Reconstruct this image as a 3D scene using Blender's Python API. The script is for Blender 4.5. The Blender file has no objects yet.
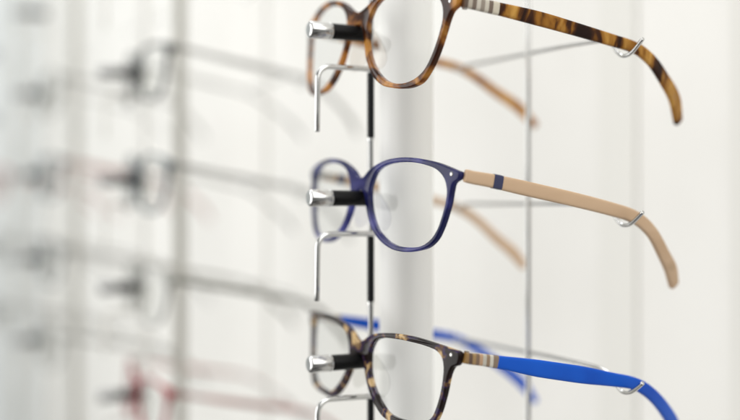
import bpy, bmesh, math, random
from mathutils import Vector, Matrix

# ------------------------------------------------------------------ camera, world, lamps, exposure
S = bpy.context.scene
C = S.collection
cd = bpy.data.cameras.new('camera'); cam = bpy.data.objects.new('camera', cd); C.objects.link(cam)
cam.location = (0, 0, 0); cam.rotation_euler = (math.pi/2, 0, 0)
cd.sensor_width = 36; cd.sensor_fit = 'HORIZONTAL'; cd.lens = 36*1122/740
cd.clip_start = .02; cd.clip_end = 100
cd.dof.use_dof = True; cd.dof.focus_distance = .498; cd.dof.aperture_fstop = 2.5
S.camera = cam

w = bpy.data.worlds.new('World'); S.world = w; w.use_nodes = True
nt = w.node_tree; bg = nt.nodes['Background']
tc = nt.nodes.new('ShaderNodeTexCoord'); sep = nt.nodes.new('ShaderNodeSeparateXYZ')
nt.links.new(tc.outputs['Generated'], sep.inputs[0])
ramp = nt.nodes.new('ShaderNodeValToRGB')
nt.links.new(sep.outputs['Z'], ramp.inputs['Fac'])
mr = nt.nodes.new('ShaderNodeMapRange'); mr.inputs['From Min'].default_value = -1; mr.inputs['From Max'].default_value = 1
nt.links.new(sep.outputs['Z'], mr.inputs['Value']); nt.links.new(mr.outputs[0], ramp.inputs['Fac'])
cr = ramp.color_ramp
cr.elements[0].position = .1; cr.elements[0].color = (.30, .29, .28, 1)
cr.elements[1].position = .9; cr.elements[1].color = (.98, .98, .97, 1)
e = cr.elements.new(.45); e.color = (.32, .32, .315, 1)
e = cr.elements.new(.51); e.color = (.70, .70, .68, 1)
# noise patches added for dark reflections in the chrome, standing for the unseen room
mp = nt.nodes.new('ShaderNodeMapping'); mp.inputs['Scale'].default_value = (2.3, 2.3, .7)
nt.links.new(tc.outputs['Generated'], mp.inputs[0])
nz = nt.nodes.new('ShaderNodeTexNoise'); nz.inputs['Scale'].default_value = 1.6; nz.inputs['Detail'].default_value = 2
nt.links.new(mp.outputs[0], nz.inputs['Vector'])
nr = nt.nodes.new('ShaderNodeValToRGB'); nr.color_ramp.elements[0].position = .44; nr.color_ramp.elements[0].color = (.12, .12, .125, 1)
nr.color_ramp.elements[1].position = .56; nr.color_ramp.elements[1].color = (1.2, 1.2, 1.19, 1)
nt.links.new(nz.outputs['Fac'], nr.inputs['Fac'])
mx = nt.nodes.new('ShaderNodeMix'); mx.data_type = 'RGBA'; mx.blend_type = 'MULTIPLY'; mx.inputs[0].default_value = 1
nt.links.new(ramp.outputs[0], mx.inputs[6]); nt.links.new(nr.outputs[0], mx.inputs[7])
nt.links.new(mx.outputs[2], bg.inputs['Color']); bg.inputs['Strength'].default_value = .75

def area(name, loc, target, size, power, col=(1, 1, 1), sy=None):
    l = bpy.data.lights.new(name, 'AREA'); l.size = size; l.energy = power; l.color = col
    if sy: l.shape = 'RECTANGLE'; l.size_y = sy
    o = bpy.data.objects.new(name, l); C.objects.link(o); o.location = loc
    o.rotation_euler = (Vector(target)-Vector(loc)).to_track_quat('-Z', 'Y').to_euler()
    return o
area('overhead_softbox', (.25, .1, 1.25), (.1, .75, 0), 1.2, 6.5, (1, .985, .96))  # unseen overhead softbox, added for general light and soft reflections
area('left_softbox', (-1.7, .5, .05), (-.1, .6, -.03), 1.6, 24, (1, .995, .98))  # softbox added at left for side light on the column, no window
area('wall_fill', (-.15, .95, 1.5), (.3, .9, -.1), 1.1, 1.5, (1, .985, .95), .5)  # unseen fill from above, added to keep the back wall bright
area('front_fill', (.75, -.75, .75), (.1, .55, 0), 1.0, 7.5, (1, .985, .95))  # fill added behind the camera to brighten the temples' outer faces
area('far_left_fill', (-.9, 1.3, 1.7), (-.6, 2.1, -.1), 1.6, 17, (.97, .99, 1), .6)  # unseen fill, added to set the brightness of the far left end

S.view_settings.view_transform = 'Standard'; S.view_settings.look = 'None'
S.view_settings.exposure = 0.11; S.view_settings.gamma = 1
S.cycles.max_bounces = 12; S.cycles.transparent_max_bounces = 24; S.cycles.transmission_bounces = 8
S.cycles.caustics_reflective = False; S.cycles.caustics_refractive = False
S.cycles.use_denoising = True

# ------------------------------------------------------------------ frames of reference
MM = .001
AL = math.radians(28.08)
ROT = -(math.pi/2-AL)                       # the racks' x axis runs along the row, y away from the aisle
def rack_matrix(a=0, c=0, turn=0):
    u = Vector((math.sin(AL), -math.cos(AL), 0)); b = Vector((math.cos(AL), math.sin(AL), 0))
    return Matrix.Translation(Vector((0, .54123, 0))+u*a*MM+b*c*MM) @ Matrix.Rotation(ROT+math.radians(turn), 4, 'Z')
def pose_matrix(d):
    y, p, r = [math.radians(d[k]) for k in ('yaw', 'pit', 'rol')]
    return Matrix.Translation(Vector((d['a'], d['c'], d['h']))*MM) @ Matrix.Rotation(y, 4, 'Z') @ Matrix.Rotation(p, 4, 'X') @ Matrix.Rotation(r, 4, 'Y')

# ------------------------------------------------------------------ helpers
def link(name, me, mat=None, parent=None, smooth=40):
    if mat is not None and len(me.materials) == 0: me.materials.append(mat)
    if smooth:
        me.shade_smooth(); me.set_sharp_from_angle(angle=math.radians(smooth))
    o = bpy.data.objects.new(name, me); C.objects.link(o)
    if parent: o.parent = parent
    return o
def tag(o, label=None, cat=None, group=None, kind=None):
    if label: o['label'] = label
    if cat: o['category'] = cat
    if group: o['group'] = group
    if kind: o['kind'] = kind
    return o
def empty(name, mat):
    o = bpy.data.objects.new(name, None); C.objects.link(o); o.matrix_world = mat; o.empty_display_size = .01
    return o
def from_bm(bm, name):
    bmesh.ops.recalc_face_normals(bm, faces=bm.faces)
    me = bpy.data.meshes.new(name); bm.to_mesh(me); bm.free(); return me
def catmull(pts, n=6, closed=False):
    P = [Vector(p) for p in pts]; N = len(P); out = []
    rng = range(N if closed else N-1)
    for i in rng:
        if closed: p0, p1, p2, p3 = P[i-1], P[i], P[(i+1) % N], P[(i+2) % N]
        else: p0, p1, p2, p3 = P[max(i-1, 0)], P[i], P[i+1], P[min(i+2, N-1)]
        d1 = max((p1-p0).length, 1e-6)**.5; d2 = max((p2-p1).length, 1e-6)**.5; d3 = max((p3-p2).length, 1e-6)**.5
        if p0 == p1: d1 = d2
        if p2 == p3: d3 = d2
        t1 = ((p1-p0)/d1-(p2-p0)/(d1+d2)+(p2-p1)/d2)*d2 if p0 != p1 else (p2-p1)
        t2 = ((p2-p1)/d2-(p3-p1)/(d2+d3)+(p3-p2)/d3)*d2 if p2 != p3 else (p2-p1)
        for k in range(n):
            t = k/n; a, b = t*t*t, t*t
            out.append(p1*(2*a-3*b+1)+t1*(a-2*b+t)+p2*(-2*a+3*b)+t2*(a-b))
    if not closed: out.append(P[-1])
    return out
def add_rings(bm, rings, cap=True):
    V = [[bm.verts.new(p) for p in r] for r in rings]
    n = len(rings[0])
    for A, B in zip(V, V[1:]):
        for i in range(n): bm.faces.new((A[i], A[(i+1) % n], B[(i+1) % n], B[i]))
    if cap: bm.faces.new(V[0][::-1]); bm.faces.new(V[-1])
def add_tube(bm, path, r, n=14, round_ends=True):
    """a round wire along a path in mm"""
    P = [Vector(p) for p in path]; rr = [r]*len(P)
    if round_ends:
        t0 = (P[1]-P[0]).normalized(); t1 = (P[-1]-P[-2]).normalized()
        P = [P[0]-t0*r*.32, P[0]-t0*r*.22] + P + [P[-1]+t1*r*.22, P[-1]+t1*r*.32]
        rr = [r*.55, r*.86]+rr+[r*.86, r*.55]
    rings = []; up = None
    for i, p in enumerate(P):
        t = (P[min(i+1, len(P)-1)]-P[max(i-1, 0)]).normalized()
        if up is None: up = t.orthogonal().normalized()
        up = (up-t*up.dot(t)).normalized(); s = t.cross(up)
        rings.append([(p+(up*math.cos(q)+s*math.sin(q))*rr[i])*MM for q in [2*math.pi*j/n for j in range(n)]])
    add_rings(bm, rings)
def tube(name, path, r, mat, parent, n=14, round_ends=True):
    bm = bmesh.new(); add_tube(bm, path, r, n, round_ends); return link(name, from_bm(bm, name), mat, parent)
def add_lathe(bm, prof, base, axis, n=28):
    """prof: (distance along axis, radius) pairs in mm"""
    ax = Vector(axis).normalized(); u = ax.orthogonal().normalized(); v = ax.cross(u); B = Vector(base)
    add_rings(bm, [[(B+ax*d+(u*math.cos(q)+v*math.sin(q))*r)*MM for q in [2*math.pi*j/n for j in range(n)]] for d, r in prof])
def lathe(name, prof, base, axis, mat, parent, n=28):
    bm = bmesh.new(); add_lathe(bm, prof, base, axis, n); return link(name, from_bm(bm, name), mat, parent)
def add_box(bm, lo, hi, bev=0, scale=MM):
    r = bmesh.ops.create_cube(bm, size=1)
    for v in r['verts']:
        v.co = Vector([(lo[i]+hi[i])/2+(hi[i]-lo[i])*v.co[i] for i in range(3)])*scale
    if bev:
        es = list({e for v in r['verts'] for e in v.link_edges})
        bmesh.ops.bevel(bm, geom=es, offset=bev*scale, segments=2, affect='EDGES')

# ------------------------------------------------------------------ materials
def mat(name):
    m = bpy.data.materials.new(name); m.use_nodes = True
    return m, m.node_tree.nodes, m.node_tree.links, m.node_tree.nodes['Principled BSDF']
def plain(name, col, rough=.4, metal=0, coat=0, trans=0, bump=0, bscale=900, var=0):
    m, N, L, b = mat(name)
    b.inputs['Base Color'].default_value = (*col, 1); b.inputs['Roughness'].default_value = rough
    b.inputs['Metallic'].default_value = metal; b.inputs['Coat Weight'].default_value = coat
    b.inputs['Transmission Weight'].default_value = trans
    if bump or var:
        t = N.new('ShaderNodeTexCoord'); n = N.new('ShaderNodeTexNoise'); n.inputs['Scale'].default_value = bscale; n.inputs['Detail'].default_value = 4
        L.new(t.outputs['Object'], n.inputs['Vector'])
        if bump:
            bp = N.new('ShaderNodeBump'); bp.inputs['Strength'].default_value = bump; bp.inputs['Distance'].default_value = .0002
            L.new(n.outputs['Fac'], bp.inputs['Height']); L.new(bp.outputs[0], b.inputs['Normal'])
        if var:
            r = N.new('ShaderNodeMapRange'); r.inputs['To Min'].default_value = max(rough-var, .02); r.inputs['To Max'].default_value = rough+var
            L.new(n.outputs['Fac'], r.inputs['Value']); L.new(r.outputs[0], b.inputs['Roughness'])
    return m
def mottled(name, stops, scale, trans=.25, rough=.16, stretch=(1, 1, 1), distort=.6, seed=0., coat=.5, spec=.14, through=None, amount=.3, nrough=.5):
    """acetate: clouds of colour through the sheet"""
    m, N, L, b = mat(name)
    t = N.new('ShaderNodeTexCoord'); p = N.new('ShaderNodeMapping'); n = N.new('ShaderNodeTexNoise'); r = N.new('ShaderNodeValToRGB')
    p.inputs['Scale'].default_value = stretch; p.inputs['Location'].default_value = (seed, seed*.7, seed*1.3)
    L.new(t.outputs['Object'], p.inputs[0]); L.new(p.outputs[0], n.inputs['Vector'])
    n.inputs['Scale'].default_value = scale; n.inputs['Detail'].default_value = 3.5; n.inputs['Roughness'].default_value = nrough; n.inputs['Distortion'].default_value = distort
    L.new(n.outputs['Fac'], r.inputs['Fac'])
    el = r.color_ramp.elements
    el[0].position, el[0].color = stops[0][0], (*stops[0][1], 1); el[1].position, el[1].color = stops[-1][0], (*stops[-1][1], 1)
    for q, c in stops[1:-1]:
        x = el.new(q); x.color = (*c, 1)
    L.new(r.outputs[0], b.inputs['Base Color'])
    b.inputs['Roughness'].default_value = rough; b.inputs['Transmission Weight'].default_value = trans
    b.inputs['Coat Weight'].default_value = coat*.06; b.inputs['Coat Roughness'].default_value = .06; b.inputs['IOR'].default_value = 1.48; b.inputs['Specular IOR Level'].default_value = spec
    if through:                                 # light passing through the sheet
        tl = N.new('ShaderNodeBsdfTranslucent'); mixn = N.new('ShaderNodeMixShader'); mixn.inputs[0].default_value = amount
        g = N.new('ShaderNodeMix'); g.data_type = 'RGBA'; g.blend_type = 'MULTIPLY'; g.inputs[0].default_value = .5
        g.inputs[6].default_value = (*through, 1); L.new(r.outputs[0], g.inputs[7]); L.new(g.outputs[2], tl.inputs[0])
        L.new(b.outputs[0], mixn.inputs[1]); L.new(tl.outputs[0], mixn.inputs[2]); L.new(mixn.outputs[0], N['Material Output'].inputs[0])
    return m
def striped(name, cols, y0, y1, rough=.2, metal=0):
    """bands of colour along the temple, y in mm"""
    m, N, L, b = mat(name)
    t = N.new('ShaderNodeTexCoord'); s = N.new('ShaderNodeSeparateXYZ'); r = N.new('ShaderNodeMapRange'); c = N.new('ShaderNodeValToRGB')
    L.new(t.outputs['Object'], s.inputs[0]); L.new(s.outputs['Y'], r.inputs['Value'])
    r.inputs['From Min'].default_value = y0*MM; r.inputs['From Max'].default_value = y1*MM
    L.new(r.outputs[0], c.inputs['Fac']); c.color_ramp.interpolation = 'CONSTANT'
    el = c.color_ramp.elements
    el[0].position = 0; el[0].color = (*cols[0], 1); el[1].position = .999; el[1].color = (*cols[-1], 1)
    for i, k in enumerate(cols[1:-1]):
        x = el.new((i+1)/len(cols)); x.color = (*k, 1)
    L.new(c.outputs[0], b.inputs['Base Color']); b.inputs['Roughness'].default_value = rough; b.inputs['Coat Weight'].default_value = .5; b.inputs['Metallic'].default_value = metal
    return m
def lens_material():
    m, N, L, b = mat('demo lens'); N.remove(b)
    out = N['Material Output']; tr = N.new('ShaderNodeBsdfTransparent'); gl = N.new('ShaderNodeBsdfGlossy'); mixn = N.new('ShaderNodeMixShader'); fr = N.new('ShaderNodeFresnel')
    tr.inputs[0].default_value = (.978, .982, .98, 1); gl.inputs['Roughness'].default_value = .02; fr.inputs['IOR'].default_value = 1.38
    ge = N.new('ShaderNodeNewGeometry'); iv = N.new('ShaderNodeMath'); iv.operation = 'SUBTRACT'; iv.inputs[0].default_value = 1; ml = N.new('ShaderNodeMath'); ml.operation = 'MULTIPLY'
    L.new(ge.outputs['Backfacing'], iv.inputs[1]); L.new(iv.outputs[0], ml.inputs[0]); L.new(fr.outputs[0], ml.inputs[1])   # coated back face
    L.new(ml.outputs[0], mixn.inputs[0]); L.new(tr.outputs[0], mixn.inputs[1]); L.new(gl.outputs[0], mixn.inputs[2]); L.new(mixn.outputs[0], out.inputs[0])
    return m
def clear_material(name, tint):
    """clear acetate: see-through face on, darker where one looks along its edge"""
    m, N, L, b = mat(name); N.remove(b)
    out = N['Material Output']; tr = N.new('ShaderNodeBsdfTransparent'); gl = N.new('ShaderNodeBsdfGlossy'); gl.inputs['Roughness'].default_value = .06
    lw = N.new('ShaderNodeLayerWeight'); lw.inputs['Blend'].default_value = .5; r = N.new('ShaderNodeValToRGB')
    r.color_ramp.elements[0].position = .55; r.color_ramp.elements[0].color = (*[.98*t for t in tint], 1)
    r.color_ramp.elements[1].position = .97; r.color_ramp.elements[1].color = (*[.10*t for t in tint], 1)
    mixn = N.new('ShaderNodeMixShader'); mixn.inputs[0].default_value = .05
    L.new(lw.outputs['Facing'], r.inputs['Fac']); L.new(r.outputs[0], tr.inputs[0]); L.new(tr.outputs[0], mixn.inputs[1]); L.new(gl.outputs[0], mixn.inputs[2]); L.new(mixn.outputs[0], out.inputs[0])
    return m
def wall_material():
    m, N, L, b = mat('white painted panel')
    t = N.new('ShaderNodeTexCoord'); n = N.new('ShaderNodeTexNoise'); n.inputs['Scale'].default_value = 7; n.inputs['Detail'].default_value = 3
    r = N.new('ShaderNodeValToRGB'); r.color_ramp.elements[0].position = .35; r.color_ramp.elements[1].position = .65
    r.color_ramp.elements[0].color = (.80, .785, .745, 1); r.color_ramp.elements[1].color = (.84, .826, .788, 1)
    L.new(t.outputs['Object'], n.inputs['Vector']); L.new(n.outputs['Fac'], r.inputs['Fac']); L.new(r.outputs[0], b.inputs['Base Color'])
    b.inputs['Roughness'].default_value = .55
    return m
def matte(m, spec):
    m.node_tree.nodes['Principled BSDF'].inputs['Specular IOR Level'].default_value = spec; return m
M = dict(
    chrome=plain('chrome', (.62, .62, .61), .12, 1, var=.05, bscale=300),
    satin=plain('dulled satin metal', (.34, .34, .34), .42, 1),  # chrome dulled and darkened so far peg tips show no bright glints
    rod=plain('grey steel rod', (.36, .36, .36), .16, 1, var=.05, bscale=300),
    steel=plain('hinge steel', (.50, .49, .47), .25, 1),
    rubber=matte(plain('black rubber', (.004, .004, .0045), .42, bump=.15, bscale=2500), .18),
    sleeve=matte(plain('glossy black sleeve', (.004, .004, .005), .15), .3),
    column=plain('white column paint', (.88, .875, .845), .5),
    wall=wall_material(),
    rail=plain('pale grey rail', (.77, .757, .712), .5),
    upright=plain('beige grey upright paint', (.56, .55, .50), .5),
    side=plain('blue grey side wall tone', (.70, .73, .735), .6),  # even blue grey base, makes the left end greyer
    lens=lens_material(),
    clear=clear_material('clear acetate', (.97, .97, .96)),
    clear_blue=clear_material('clear violet acetate', (.95, .95, .97)),
    clear_brown=clear_material('clear brown acetate', (.97, .95, .93)),
)

# ------------------------------------------------------------------ eyeglasses
K = .0018                                    # base curve of the fronts: y = K x^2 (mm)
# outlines of the right half of each front as (x, z) in mm: silhouette from bridge top round to bridge underside, then the opening
STYLE = {
 'round': dict(
    outer=[(0, 11.0), (3.5, 12.2), (7, 14.6), (11.9, 16.9), (20.5, 19.5), (30.6, 20.8), (40, 20.9), (48.8, 20.1), (56.8, 18.9), (63.5, 17.2), (68.8, 15.6), (70.6, 15.0), (71.0, 13.8), (70.5, 12.0), (67.6, 10.0), (66.7, 6.6), (66.0, 1.8), (64.6, -3.2), (62.3, -9.4), (59.1, -14.8), (54.6, -18.3), (48.1, -20.3), (40.2, -21.4), (30.7, -20.9), (21.4, -17.9), (14.3, -13.2), (9.6, -7.4), (6.6, -1.2), (5.0, 2.9), (2.9, 5.0), (0, 5.6)],
    inner=[(9.3, 4.5), (10.6, 9.5), (14.2, 14.3), (20.8, 17.2), (30.2, 18.6), (40.2, 18.8), (49.3, 17.8), (57.4, 15.6), (62.3, 11.6), (64.1, 6.6), (63.7, 1.5), (62.2, -4.1), (59.8, -10.2), (56.0, -14.9), (50.2, -18.1), (41.6, -19.2), (32, -18.8), (22.9, -15.8), (15.9, -10.9), (11.3, -3.8)],
    temple=[(71.75, 11.6, 13.5), (71.8, 15, 13.0), (72.2, 24.4, 12.2), (72.7, 40.7, 10.2), (73.8, 71.1, 6.3), (74.5, 92.3, 3.1), (74.3, 103.5, 1.0), (73.6, 111, -1.6), (71.8, 120.3, -7.0), (68.0, 131.9, -16.8), (63.9, 141.3, -24.4), (60.9, 146.8, -31.6)],
    hgt=[5.6, 5.7, 6.0, 6.5, 6.5, 6.3, 6.2, 6.2, 6.2, 6.8, 7.7, 6.0]),
 'panto': dict(
    outer=[(0, 13.6), (3.5, 14.3), (7.8, 16.0), (13, 18.6), (19, 20.8), (29, 22.9), (39, 23.6), (49, 22.4), (57.5, 20.1), (64.3, 17.4), (69.0, 15.5), (70.6, 14.7), (71.0, 13.3), (70.5, 11.0), (67.8, 8.8), (66.3, 5.6), (64.8, 0), (63.0, -6.2), (60.6, -12.4), (57.5, -17.6), (54, -21.5), (47.5, -23.7), (40.3, -24.1), (34.2, -23.6), (27.5, -22.4), (20.2, -18.6), (15.6, -14.2), (11.6, -8.9), (8.8, -2.2), (6.7, 3.2), (4.3, 6.4), (0, 7.6)],
    inner=[(10.4, 4.6), (10.9, 9.5), (13.6, 14.2), (19.3, 17.8), (29, 20.2), (39, 20.8), (48.5, 19.7), (56, 17.2), (61.2, 12.8), (63, 7), (62.3, .8), (60.7, -5), (58.4, -11), (55.2, -16.2), (50.6, -19.6), (44.2, -21.6), (37, -21.7), (29.6, -20.1), (23.6, -16.9), (18.4, -12.7), (14.1, -7), (11.6, -1.6)],
    temple=[(71.75, 11.6, 12.8), (71.85, 15, 12.95), (72, 20, 13.0), (72.4, 30.4, 13.0), (73.1, 51.6, 12.6), (73.8, 72.1, 11.5), (74.6, 93.4, 10.1), (74.2, 105, 9.5), (73.6, 111.8, 8.4), (72.0, 121.3, 5.1), (68.9, 132.7, -1.0), (63.2, 147, -8.9), (57.5, 156.5, -18.2)],
    hgt=[4.8, 5.0, 5.2, 5.6, 6.4, 6.0, 5.6, 5.5, 5.5, 5.8, 6.4, 7.3, 5.6]),
 'square': dict(
    outer=[(0, 11.4), (3.5, 12.7), (8, 15.2), (13.1, 17.0), (25.8, 19.1), (39, 19.8), (51, 19.3), (61.5, 18.4), (67, 17.8), (70.2, 17.3), (71.0, 16.3), (70.8, 13.4), (69.9, 11.5), (67.4, 10.2), (65.8, 7.2), (64.9, 3.2), (63.9, -2.1), (61.5, -10.5), (59.1, -15.0), (55.8, -18.6), (48.5, -20.2), (39, -20.6), (31.5, -20.6), (25, -19.8), (19.2, -16.8), (11.7, -10), (7.2, -2.6), (5.2, 2.9), (3.0, 5.2), (0, 5.8)],
    inner=[(9.6, 3.9), (10.6, 9.4), (13.6, 13.6), (20, 16.0), (30, 17.0), (40.8, 17.2), (51.2, 16.8), (57.8, 15.6), (61.0, 13.2), (62.3, 9.4), (62.3, 4.1), (61.5, -1.9), (59.4, -9.2), (57, -13.6), (53.0, -16.2), (47, -17.6), (39, -18.0), (32, -17.9), (26.8, -16.8), (21.4, -13.6), (15.4, -8.4), (11.2, -2.4)],
    temple=[(71.75, 11.6, 14.9), (71.85, 14, 14.5), (72, 19.4, 14.0), (72.3, 29.3, 12.8), (73.1, 51.1, 9.7), (73.8, 71.5, 7.0), (74.5, 92.7, 4.1), (74.3, 104, 2.4), (73.7, 111, .3), (71.6, 121.1, -4.6), (67.2, 134.2, -13.0), (61.5, 147, -23.0), (57.4, 154, -32.6)],
    hgt=[4.7, 4.7, 4.9, 5.6, 7.7, 7.9, 6.4, 5.9, 5.9, 6.1, 6.6, 7.2, 4.6]),
}
def mirror(pts): return [(-x, z) for x, z in pts]
def front_mesh(st):
    half = catmull([(x, z, 0) for x, z in st['outer']], 5)
    right = [(p.x, p.y) for p in half]
    loop = right+[(-x, z) for x, z in right[-2:0:-1]]
    hole = [(p.x, p.y) for p in catmull([(x, z, 0) for x, z in st['inner']], 5, True)]
    cu = bpy.data.curves.new('outline', 'CURVE'); cu.dimensions = '2D'; cu.fill_mode = 'BOTH'
    for pts in (loop, hole, mirror(hole)):
        s = cu.splines.new('POLY'); s.points.add(len(pts)-1); s.use_cyclic_u = True
        for q, (x, z) in zip(s.points, pts): q.co = (x, z, 0, 1)
    cu.extrude = .7; cu.bevel_depth = .75; cu.bevel_resolution = 4; cu.offset = -.75
    o = bpy.data.objects.new('outline', cu); C.objects.link(o)
    dg = bpy.context.evaluated_depsgraph_get()
    me = bpy.data.meshes.new_from_object(o.evaluated_get(dg)); C.objects.unlink(o); bpy.data.objects.remove(o)
    bm = bmesh.new(); bm.from_mesh(me); bpy.data.meshes.remove(me)
    bmesh.ops.remove_doubles(bm, verts=bm.verts, dist=.01)
    for v in bm.verts:
        x, z, d = v.co
        y = K*x*x+1.45-d
        # acetate bridge is carved back a little between the lenses
        v.co = Vector((x, y, z))*MM
    me = from_bm(bm, 'frame_front'); me.materials.clear(); return me
def lens_mesh(st, side):
    ring = [(p.x*side, p.y) for p in catmull([(x, z, 0) for x, z in st['inner']], 3, True)]
    cx = sum(p[0] for p in ring)/len(ring); cz = sum(p[1] for p in ring)/len(ring)
    bm = bmesh.new()
    def y(x, z, off): return K*x*x+1.5+off-.0006*((34-abs(x-cx))**2)*.35+.0009*(z-cz)**2*.5
    layers = []
    for off, rs in ((-.75, (.0, .35, .7, .95, 1.02)), (.75, (1.02, .95, .7, .35, .0))):
        for f in rs: layers.append([((cx+(x-cx)*max(f, .001)), (cz+(z-cz)*max(f, .001)), off) for x, z in ring])
    rings = [[Vector((x, y(x, z, o), z))*MM for x, z, o in L] for L in layers]
    add_rings(bm, rings); return from_bm(bm, 'lens')
def temple_mesh(st, side):
    path = catmull(st['temple'], 6); h = [v.x for v in catmull([(q, 0, 0) for q in st['hgt']], 6)]
    n = 28; rings = []; L = len(path)
    for i, p in enumerate(path):
        t = (path[min(i+1, L-1)]-path[max(i-1, 0)]).normalized()
        s = Vector((1, 0, 0)); s = (s-t*s.dot(t)).normalized(); up = s.cross(t).normalized()
        hh = h[i]/2; th = 1.3
        rings.append((p, s, up, hh*(1 if side > 0 else .84), th))
    # rounded tip
    p, s, up, hh, th = rings[-1]; t = (path[-1]-path[-2]).normalized()
    for d, f in ((.9, .86), (1.6, .62), (1.95, .3)): rings.append((p+t*d, s, up, hh*f, th*f))
    p, s, up, hh, th = rings[0]; rings[0] = (p, s, up, hh*.96, th*.92)
    out = []
    for p, s, up, hh, th in rings:
        r = []
        for j in range(n):
            q = 2*math.pi*j/n; c, d = math.cos(q), math.sin(q)
            v = p+s*th*math.copysign(abs(c)**.5, c)+up*hh*math.copysign(abs(d)**.5, d)
            v.x *= side; r.append(v*MM)
        out.append(r)
    bm = bmesh.new(); add_rings(bm, out); return from_bm(bm, 'temple')
def temple_slice(st, side, y0, y1, grow, name, outer_only=False):
    """a collar hugging the temple between two distances back"""
    path = catmull(st['temple'], 10); h = [v.x for v in catmull([(q, 0, 0) for q in st['hgt']], 10)]
    sel = [(p, hh) for p, hh in zip(path, h) if y0 <= p.y <= y1+.2]
    n = 28; out = []
    for i, (p, hh) in enumerate(sel):
        j = path.index(p); t = (path[min(j+1, len(path)-1)]-path[max(j-1, 0)]).normalized()
        s = Vector((1, 0, 0)); s = (s-t*s.dot(t)).normalized(); up = s.cross(t).normalized()
        g = grow if i < len(sel)-1 else grow*.4
        if i == 0: p = p-t*.2
        r = []
        for j2 in range(n):
            q = 2*math.pi*j2/n; c, d = math.cos(q), math.sin(q)
            v = p+s*(1.3+g)*math.copysign(abs(c)**.5, c)+up*(hh/2*(1 if side > 0 else .84)+g)*math.copysign(abs(d)**.5, d)
            v.x *= side; r.append(v*MM)
        out.append(r)
    bm = bmesh.new(); add_rings(bm, out); return from_bm(bm, name)
def pad_mesh(side, zc):
    bm = bmesh.new(); bmesh.ops.create_uvsphere(bm, u_segments=24, v_segments=14, radius=1)
    for v in bm.verts:
        x, y, z = v.co
        lo = 1 if z < 0 else .8
        zz = zc+z*9.5
        nasal = 6.2+max(0, (3-zz))*.42                     # follows the nasal rim, flaring downwards
        yy = 3.2+(y*.5+.5)*(10.0-2.2*z)*(1-.25*z*z)
        xx = nasal+x*1.15-(yy-3.2)*.12
        v.co = Vector((xx*side, yy+K*xx*xx, zz))*MM
    return from_bm(bm, 'nose_pad')
for k in list(STYLE):
    STYLE['slim '+k] = dict(STYLE[k], hgt=[q*.55 for q in STYLE[k]['hgt']])
MESH = {}
for k, st in STYLE.items():
    MESH[k] = dict(front=front_mesh(st), lens={s: lens_mesh(st, s) for s in (-1, 1)}, temple={s: temple_mesh(st, s) for s in (-1, 1)}, pad={s: pad_mesh(s, -3.5) for s in (-1, 1)})
def eyeglasses(kind, matrix, fm, tm, pm, label, group=None, detail=None):
    st = STYLE[kind]; me = MESH[kind]
    g = tag(empty('eyeglasses', matrix), label, 'eyeglasses', group)
    def part(name, mesh, m, parent=g):
        d = mesh.copy(); d.materials.clear(); return link(name, d, m, parent)
    part('frame_front', me['front'], fm)
    for s in (-1, 1):
        part('lens', me['lens'][s], M['lens']); part('nose_pad', me['pad'][s], pm)
        t = part('temple', me['temple'][s], tm[s] if isinstance(tm, dict) else tm)
        z0 = st['temple'][0][2]
        # hinge barrel and plate on the inner face, rivet on the front
        bm = bmesh.new()
        for dz in (-1.7, 0, 1.7): add_lathe(bm, [(-.78, .9), (-.7, 1.15), (.7, 1.15), (.78, .9)], (s*68.6, 14.6, z0+dz), (0, 0, 1), 14)
        add_box(bm, (min(s*66.5, s*69.6), 12.4, z0-1.6), (max(s*66.5, s*69.6), 13.6, z0+1.6), .2)
        add_box(bm, (min(s*69.0, s*69.9), 15, z0-1.5), (max(s*69.0, s*69.9), 23, z0+1.1), .2)
        link('hinge', from_bm(bm, 'hinge'), M['steel'], t)
        if detail and 'rivet' in detail:
            x = 66.6; add = bmesh.new(); add_lathe(add, [(-.3, 1.0), (.05, 1.0), (.22, .75), (.3, .3)], (s*x, K*x*x, z0+.4), (s*2*K*x, -1, 0), 18)
            link('rivet', from_bm(add, 'rivet'), M['steel'], g)
        if detail and 'band' in detail:
            y0, y1, bmx = detail['band']; link('band', temple_slice(st, s, y0, y1, .18, 'band'), bmx, t)
        if detail and 'inlay' in detail:
            y0, y1, bmx = detail['inlay']; link('striped_inlay', temple_slice(st, s, y0, y1, .13, 'striped_inlay'), bmx, t)
        if detail and 'mark' in detail:
            # small pressed oval near the tip, on the outer face
            bm = bmesh.new(); i = len(st['temple'])-2; p = Vector(st['temple'][i]); q = Vector(st['temple'][i-1]); ax = (p-q).normalized()
            sd = Vector((1, 0, 0)); sd = (sd-ax*sd.dot(ax)).normalized(); up = sd.cross(ax)
            c0 = p.lerp(q, .25)+sd*1.32
            ring = [c0+ax*3.0*math.cos(a)+up*1.5*math.sin(a) for a in [2*math.pi*j/30 for j in range(31)]]
            add_tube(bm, [Vector((v.x*s, v.y, v.z)) for v in ring], .13, 6, False)
            for f in (-.35, .35):
                add_tube(bm, [Vector((v.x*s, v.y, v.z)) for v in (c0+ax*-1.6+up*f, c0+ax*1.6+up*f)], .13, 6, False)
            link('pressed_mark', from_bm(bm, 'pressed_mark'), detail['mark'], t)
    return g

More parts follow.
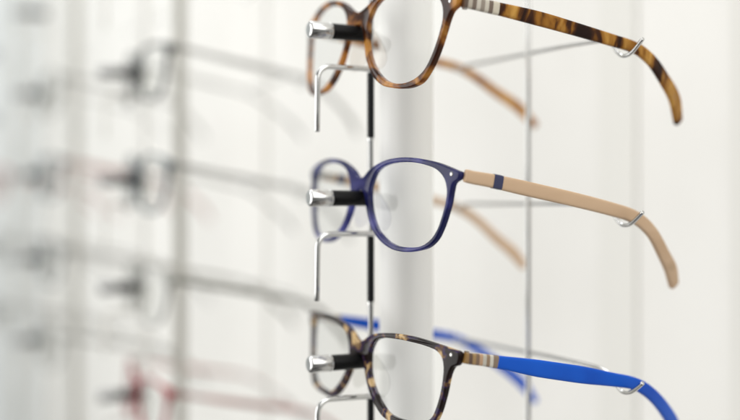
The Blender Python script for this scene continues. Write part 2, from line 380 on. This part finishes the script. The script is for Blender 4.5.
amber, orange, brown, dark = (.62, .30, .055), (.42, .15, .02), (.12, .035, .010), (.018, .007, .005)
mt_top_front = mottled('brown tortoiseshell front', [(.36, (.010, .005, .004)), (.46, (.040, .014, .007)), (.51, (.32, .12, .020)), (.60, (.80, .40, .08))], 74, .35, .08, seed=.013, spec=.18, coat=1, through=(.95, .45, .10), amount=.26)
mt_top_temple = mottled('amber tortoiseshell temple', [(.36, (.012, .005, .004)), (.43, (.06, .020, .007)), (.49, (.38, .16, .022)), (.64, (.74, .42, .095))], 58, .10, .2, stretch=(.3, 1.2, .6), distort=.5, nrough=.62, seed=.052, through=(.9, .45, .1), amount=.15)
mt_top_inner = mottled('honey tortoiseshell temple', [(.30, (.13, .045, .012)), (.46, (.46, .19, .028)), (.62, (.78, .44, .10))], 50, .10, .2, stretch=(.3, 1, .5), seed=.11, through=(.9, .45, .1), amount=.2)
mt_mid_front = mottled('translucent indigo acetate', [(.36, (.014, .013, .050)), (.5, (.048, .044, .17)), (.66, (.17, .16, .47))], 52, .5, .07, seed=.02, spec=.13, coat=1, through=(.20, .32, .98), amount=.30)
mt_mid_temple = mottled('beige acetate', [(.3, (.60, .41, .26)), (.7, (.70, .505, .34))], 30, .0, .4, stretch=(3, .3, 3), coat=.1, spec=.2)
mt_navy = plain('navy enamel', (.010, .016, .085), .18, coat=.5)
mt_bot_front = mottled('dark tortoiseshell front with violet and cream flecks', [(.38, (.010, .006, .006)), (.49, (.018, .010, .009)), (.525, (.030, .018, .085)), (.555, (.11, .05, .022)), (.63, (.72, .50, .24))], 115, .06, .09, distort=.5, seed=.047, spec=.16, coat=1, through=(.75, .55, .32), amount=.12)
mt_bot_temple = mottled('bright blue acetate', [(.3, (.003, .080, .54)), (.7, (.005, .115, .66))], 30, .0, .33, coat=.1, spec=.22)
mt_inlay_top = striped('cream and grey striped inlay', [(.10, .06, .04), (.50, .44, .36), (.17, .12, .09), (.62, .57, .49), (.30, .25, .20), (.62, .57, .48), (.16, .11, .08), (.66, .60, .48), (.66, .60, .48)], 11, 30, .25)
mt_inlay_bot = striped('tan and cream striped inlay', [(.30, .17, .05), (.10, .05, .03), (.36, .22, .08), (.20, .12, .07), (.52, .32, .19), (.55, .52, .45), (.30, .2, .12), (.66, .62, .54), (.24, .17, .12), (.50, .36, .18)], 11, 29, .25)

R0 = rack_matrix()
eyeglasses('panto', R0 @ pose_matrix(dict(a=3.92, c=-10.35, h=80.43, yaw=2.07, pit=-5.46, rol=2.91)), mt_top_front, {1: mt_top_temple, -1: mt_top_inner}, M['clear_brown'],
           'brown and amber tortoiseshell glasses at the top of the near rack', detail=dict(rivet=1, inlay=(11.5, 30, mt_inlay_top), mark=plain('pressed gold mark', (.42, .26, .10), .35)))
eyeglasses('round', R0 @ pose_matrix(dict(a=3.27, c=-8.13, h=4.07, yaw=1.48, pit=-2.79, rol=1.88)), mt_mid_front, mt_mid_temple, M['clear_blue'],
           'indigo glasses with beige temples in the middle of the near rack', detail=dict(rivet=1, band=(25.4, 30.6, mt_navy), mark=plain('pressed beige mark', (.50, .38, .24), .4)))
eyeglasses('square', R0 @ pose_matrix(dict(a=3.56, c=-8.88, h=-74.02, yaw=1.7, pit=-2.91, rol=2.45)), mt_bot_front, mt_bot_temple, M['clear'],
           'dark tortoiseshell glasses with bright blue temples at the bottom of the near rack', detail=dict(rivet=1, inlay=(11.5, 29, mt_inlay_bot)))

# ------------------------------------------------------------------ display racks: two rods, pegs, drop wires, cross wires
def arc(p, q, r, n=8):
    return [(p[0], p[1]+(q[0]-p[1])*0, 0)]
def rack(matrix, rows, label, group, upright=None):
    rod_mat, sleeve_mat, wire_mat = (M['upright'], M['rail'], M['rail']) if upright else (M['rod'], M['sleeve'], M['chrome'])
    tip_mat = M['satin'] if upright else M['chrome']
    g = tag(empty('display_rack', matrix), label, 'display rack', group)
    A, B = 2.6, 2.0; rng = random.Random(len(label))
    tube('front_rod', [(A-.4, -.8, -640), (A-.4, -.8, 420)], 1.25, rod_mat, g, 18, False)
    tube('back_rod', [(B, 92, -640), (B, 92, 420)], 1.45, wire_mat, g, 18, False)
    if upright:
        bm = bmesh.new(); add_box(bm, (A-3.5, upright, -640), (A+3.5, upright+8.5, 420), 1.2); link('upright', from_bm(bm, 'upright'), M['upright'], g)
    for i, h in enumerate(rows):
        jx, jz = rng.uniform(-.5, .5), rng.uniform(-.7, .7)             # wires bent by hand, none quite alike
        p = lathe('peg', [(0, 2.6), (.3, 3.5), (1, 3.7), (20.2, 3.75), (20.8, 3.6), (21, 3.2)], (A, -1.5, h-.4), (0, -1, 0), M['rubber'], g)
        lathe('chrome_tip', [(0, 3.3), (.1, 3.8), (.4, 4.0), (1.0, 4.02), (1.2, 3.85), (1.5, 3.85), (1.7, 4.02), (10.5, 4.02), (11.1, 3.8), (11.5, 3.2), (11.62, 2.2), (11.6, .4)], (A, -22.3, h-.4), (0, -1, 0), tip_mat, p)
        z = h-17.3; R = 6.2; e = -29.6
        path = [(A+2.2, 1.6, z), (A+2.1, -4, z), (A+1.5, -14, z)] + [(A+1.0, e+R-R*math.sin(q), z-R+R*math.cos(q)) for q in [math.pi/2*j/8 for j in range(9)]] + [(A+1.0+jx*k/24, e+jx*k/40, z-R-k-(jz if k > 20 else 0)) for k in (6, 14, 24.2)]
        tube('drop_wire', path, 1.3, wire_mat, g)
        bm = bmesh.new(); add_lathe(bm, [(-32.6, 1.4), (-32.4, 1.72), (-1.6, 1.72), (-1.4, 1.4)], (A-.4, -.8, z), (0, 0, 1), 20)
        s = link('sleeve', from_bm(bm, 'sleeve'), sleeve_mat, g)
        bm = bmesh.new(); add_lathe(bm, [(-34.4, 1.4), (-34.2, 1.62), (-32.7, 1.62), (-32.65, 1.4)], (A-.4, -.8, z), (0, 0, 1), 20)
        link('collar', from_bm(bm, 'collar'), M['chrome'], s)
        c = 94.8; w = h-2.8
        pts = [(-78, c, w+4.5), (-74, c, w+1.4), (-70.5, c, w-1.2), (-67.5, c, w-1.9), (-64.5, c, w-1.0), (-61.5, c, w-.2), (-57, c, w+.2), (-40, c, w+.2), (-15, c, w+.1), (15, c, w), (45, c, w-.6), (59, c, w-1.6), (65, c, w-4.0), (68.2, c, w-7.6), (71.6, c, w-9.9), (75, c, w-10.2), (78.4, c, w-9.2), (83.2, c-.4, w-6.4), (86.6, c-.8, w-4.2)]
        tube('cross_wire', catmull(pts, 5), .98, M['chrome'], g)
    return g
RG = 'wire display racks standing in a row'
rack(R0, [84.6, 6.0, -71.6, -150], 'chrome wire rack in sharp focus, nearest in the row', RG)
R1 = rack_matrix(-326, -13, -6); R2 = rack_matrix(-628, -18, -5); R3 = rack_matrix(-945, -12, -5)
rack(R1, [178, 100, 22, -56, -134], 'blurred wire rack in the middle distance, holding the red glasses', RG, 21)
rack(R2, [190, 112, 34, -46, -124], 'faint blurred wire rack further left along the row', RG, 21)
rack(R3, [190, 112, 34, -46, -124], 'faintest wire rack at the left edge of the photo', RG, 21)

def column(matrix, label):
    bm = bmesh.new(); add_lathe(bm, [(-640, 12.9), (-639, 13.4), (420, 13.4)], (-7.5, 24.5, 0), (0, 0, 1), 48)
    o = link('column', from_bm(bm, 'column'), M['column']); o.matrix_world = matrix
    tag(o, label, 'column', 'white columns behind the racks')
column(R0, 'smooth white round column behind the sharp near rack')

# ------------------------------------------------------------------ glasses on the racks further along the row, paled to imitate haze
def tint(name, c, tr=.1): return mottled(name, [(.35, tuple(x*.6 for x in c)), (.65, c)], 60, tr, .2)
black = tint('charcoal acetate', (.13, .135, .135), .2); slate = tint('slate blue acetate', (.12, .155, .18), .2); smoke = tint('smoke acetate', (.48, .48, .45)); red = tint('red acetate', (.42, .025, .03), .05)
olive = tint('olive brown acetate', (.22, .215, .17)); rose = tint('rose acetate', (.66, .36, .33)); grey = tint('grey acetate', (.22, .235, .24)); pale = tint('haze paled acetate', (.80, .795, .77), .5); deep = tint('deep red acetate', (.40, .02, .03), .05)  # far colours lightened to stand in for haze
def row(Rm, items):
    for h, kind, fm, tm, label in items:
        eyeglasses('slim '+kind, Rm @ pose_matrix(dict(a=3.5, c=-8.6, h=h-1.9, yaw=1.6, pit=-2.9, rol=2.1)), fm, tm, M['clear'], label, 'blurred glasses on the racks behind')
row(R1, [(100, 'square', black, pale, 'blurred charcoal glasses with pale temples at the top of the middle distance rack'),
         (22, 'round', slate, pale, 'blurred slate glasses with pale temples second from the top of the middle distance rack'),
         (-56, 'round', smoke, olive, 'blurred smoke grey glasses with olive temples above the red pair'),
         (-134, 'square', deep, rose, 'blurred red glasses with rose temples low on the middle distance rack')])
row(R2, [(112, 'round', smoke, pale, 'faint grey glasses at the top of the rack left of the red pair'),
         (34, 'square', slate, rose, 'faint slate glasses with rose temples on the faint left rack'),
         (-46, 'square', grey, pale, 'faint grey square glasses on the faint left rack, third down'),
         (-124, 'round', smoke, smoke, 'faint smoke grey glasses at the bottom of the faint left rack')])
row(R3, [(34, 'round', rose, rose, 'faint rose glasses at the left edge of the photo'),
         (-46, 'round', smoke, pale, 'faintest grey round glasses at the left edge of the photo'),
         (-124, 'square', smoke, pale, 'faintest smoke square glasses at the lower left edge of the photo')])

# ------------------------------------------------------------------ the wall behind and the side wall
CW = 250
bm = bmesh.new()
x0 = -2000; joints = [-757, -437, -112, 8, 203, 523]
edges = [x0]+joints+[700]
for a, b in zip(edges, edges[1:]):
    for z0, z1 in ((-900, 900),):
        add_box(bm, (a+1.2, CW, z0+1.2), (b-1.2, CW+18, z1-1.2), .8)
add_box(bm, (x0, CW+12, -905), (700, CW+30, 905))
wl = link('wall', from_bm(bm, 'wall'), M['wall'], None, 30); wl.matrix_world = R0
tag(wl, 'white panelled wall behind the racks', 'wall', kind='structure')
for x in joints[2:]:
    bm = bmesh.new(); add_box(bm, (x-19, CW-1.4, -900), (x+19, CW-.3, 900), .4)
    link('wall_rail', from_bm(bm, 'wall_rail'), M['rail'], wl, 30)
bm = bmesh.new(); add_box(bm, (x0-40, -1400, -900), (x0-2, CW+30, 900), 2)
sw = link('side_wall', from_bm(bm, 'side_wall'), M['side'], None, 30); sw.matrix_world = R0
tag(sw, 'blue grey side wall at the far left', 'wall', kind='structure')
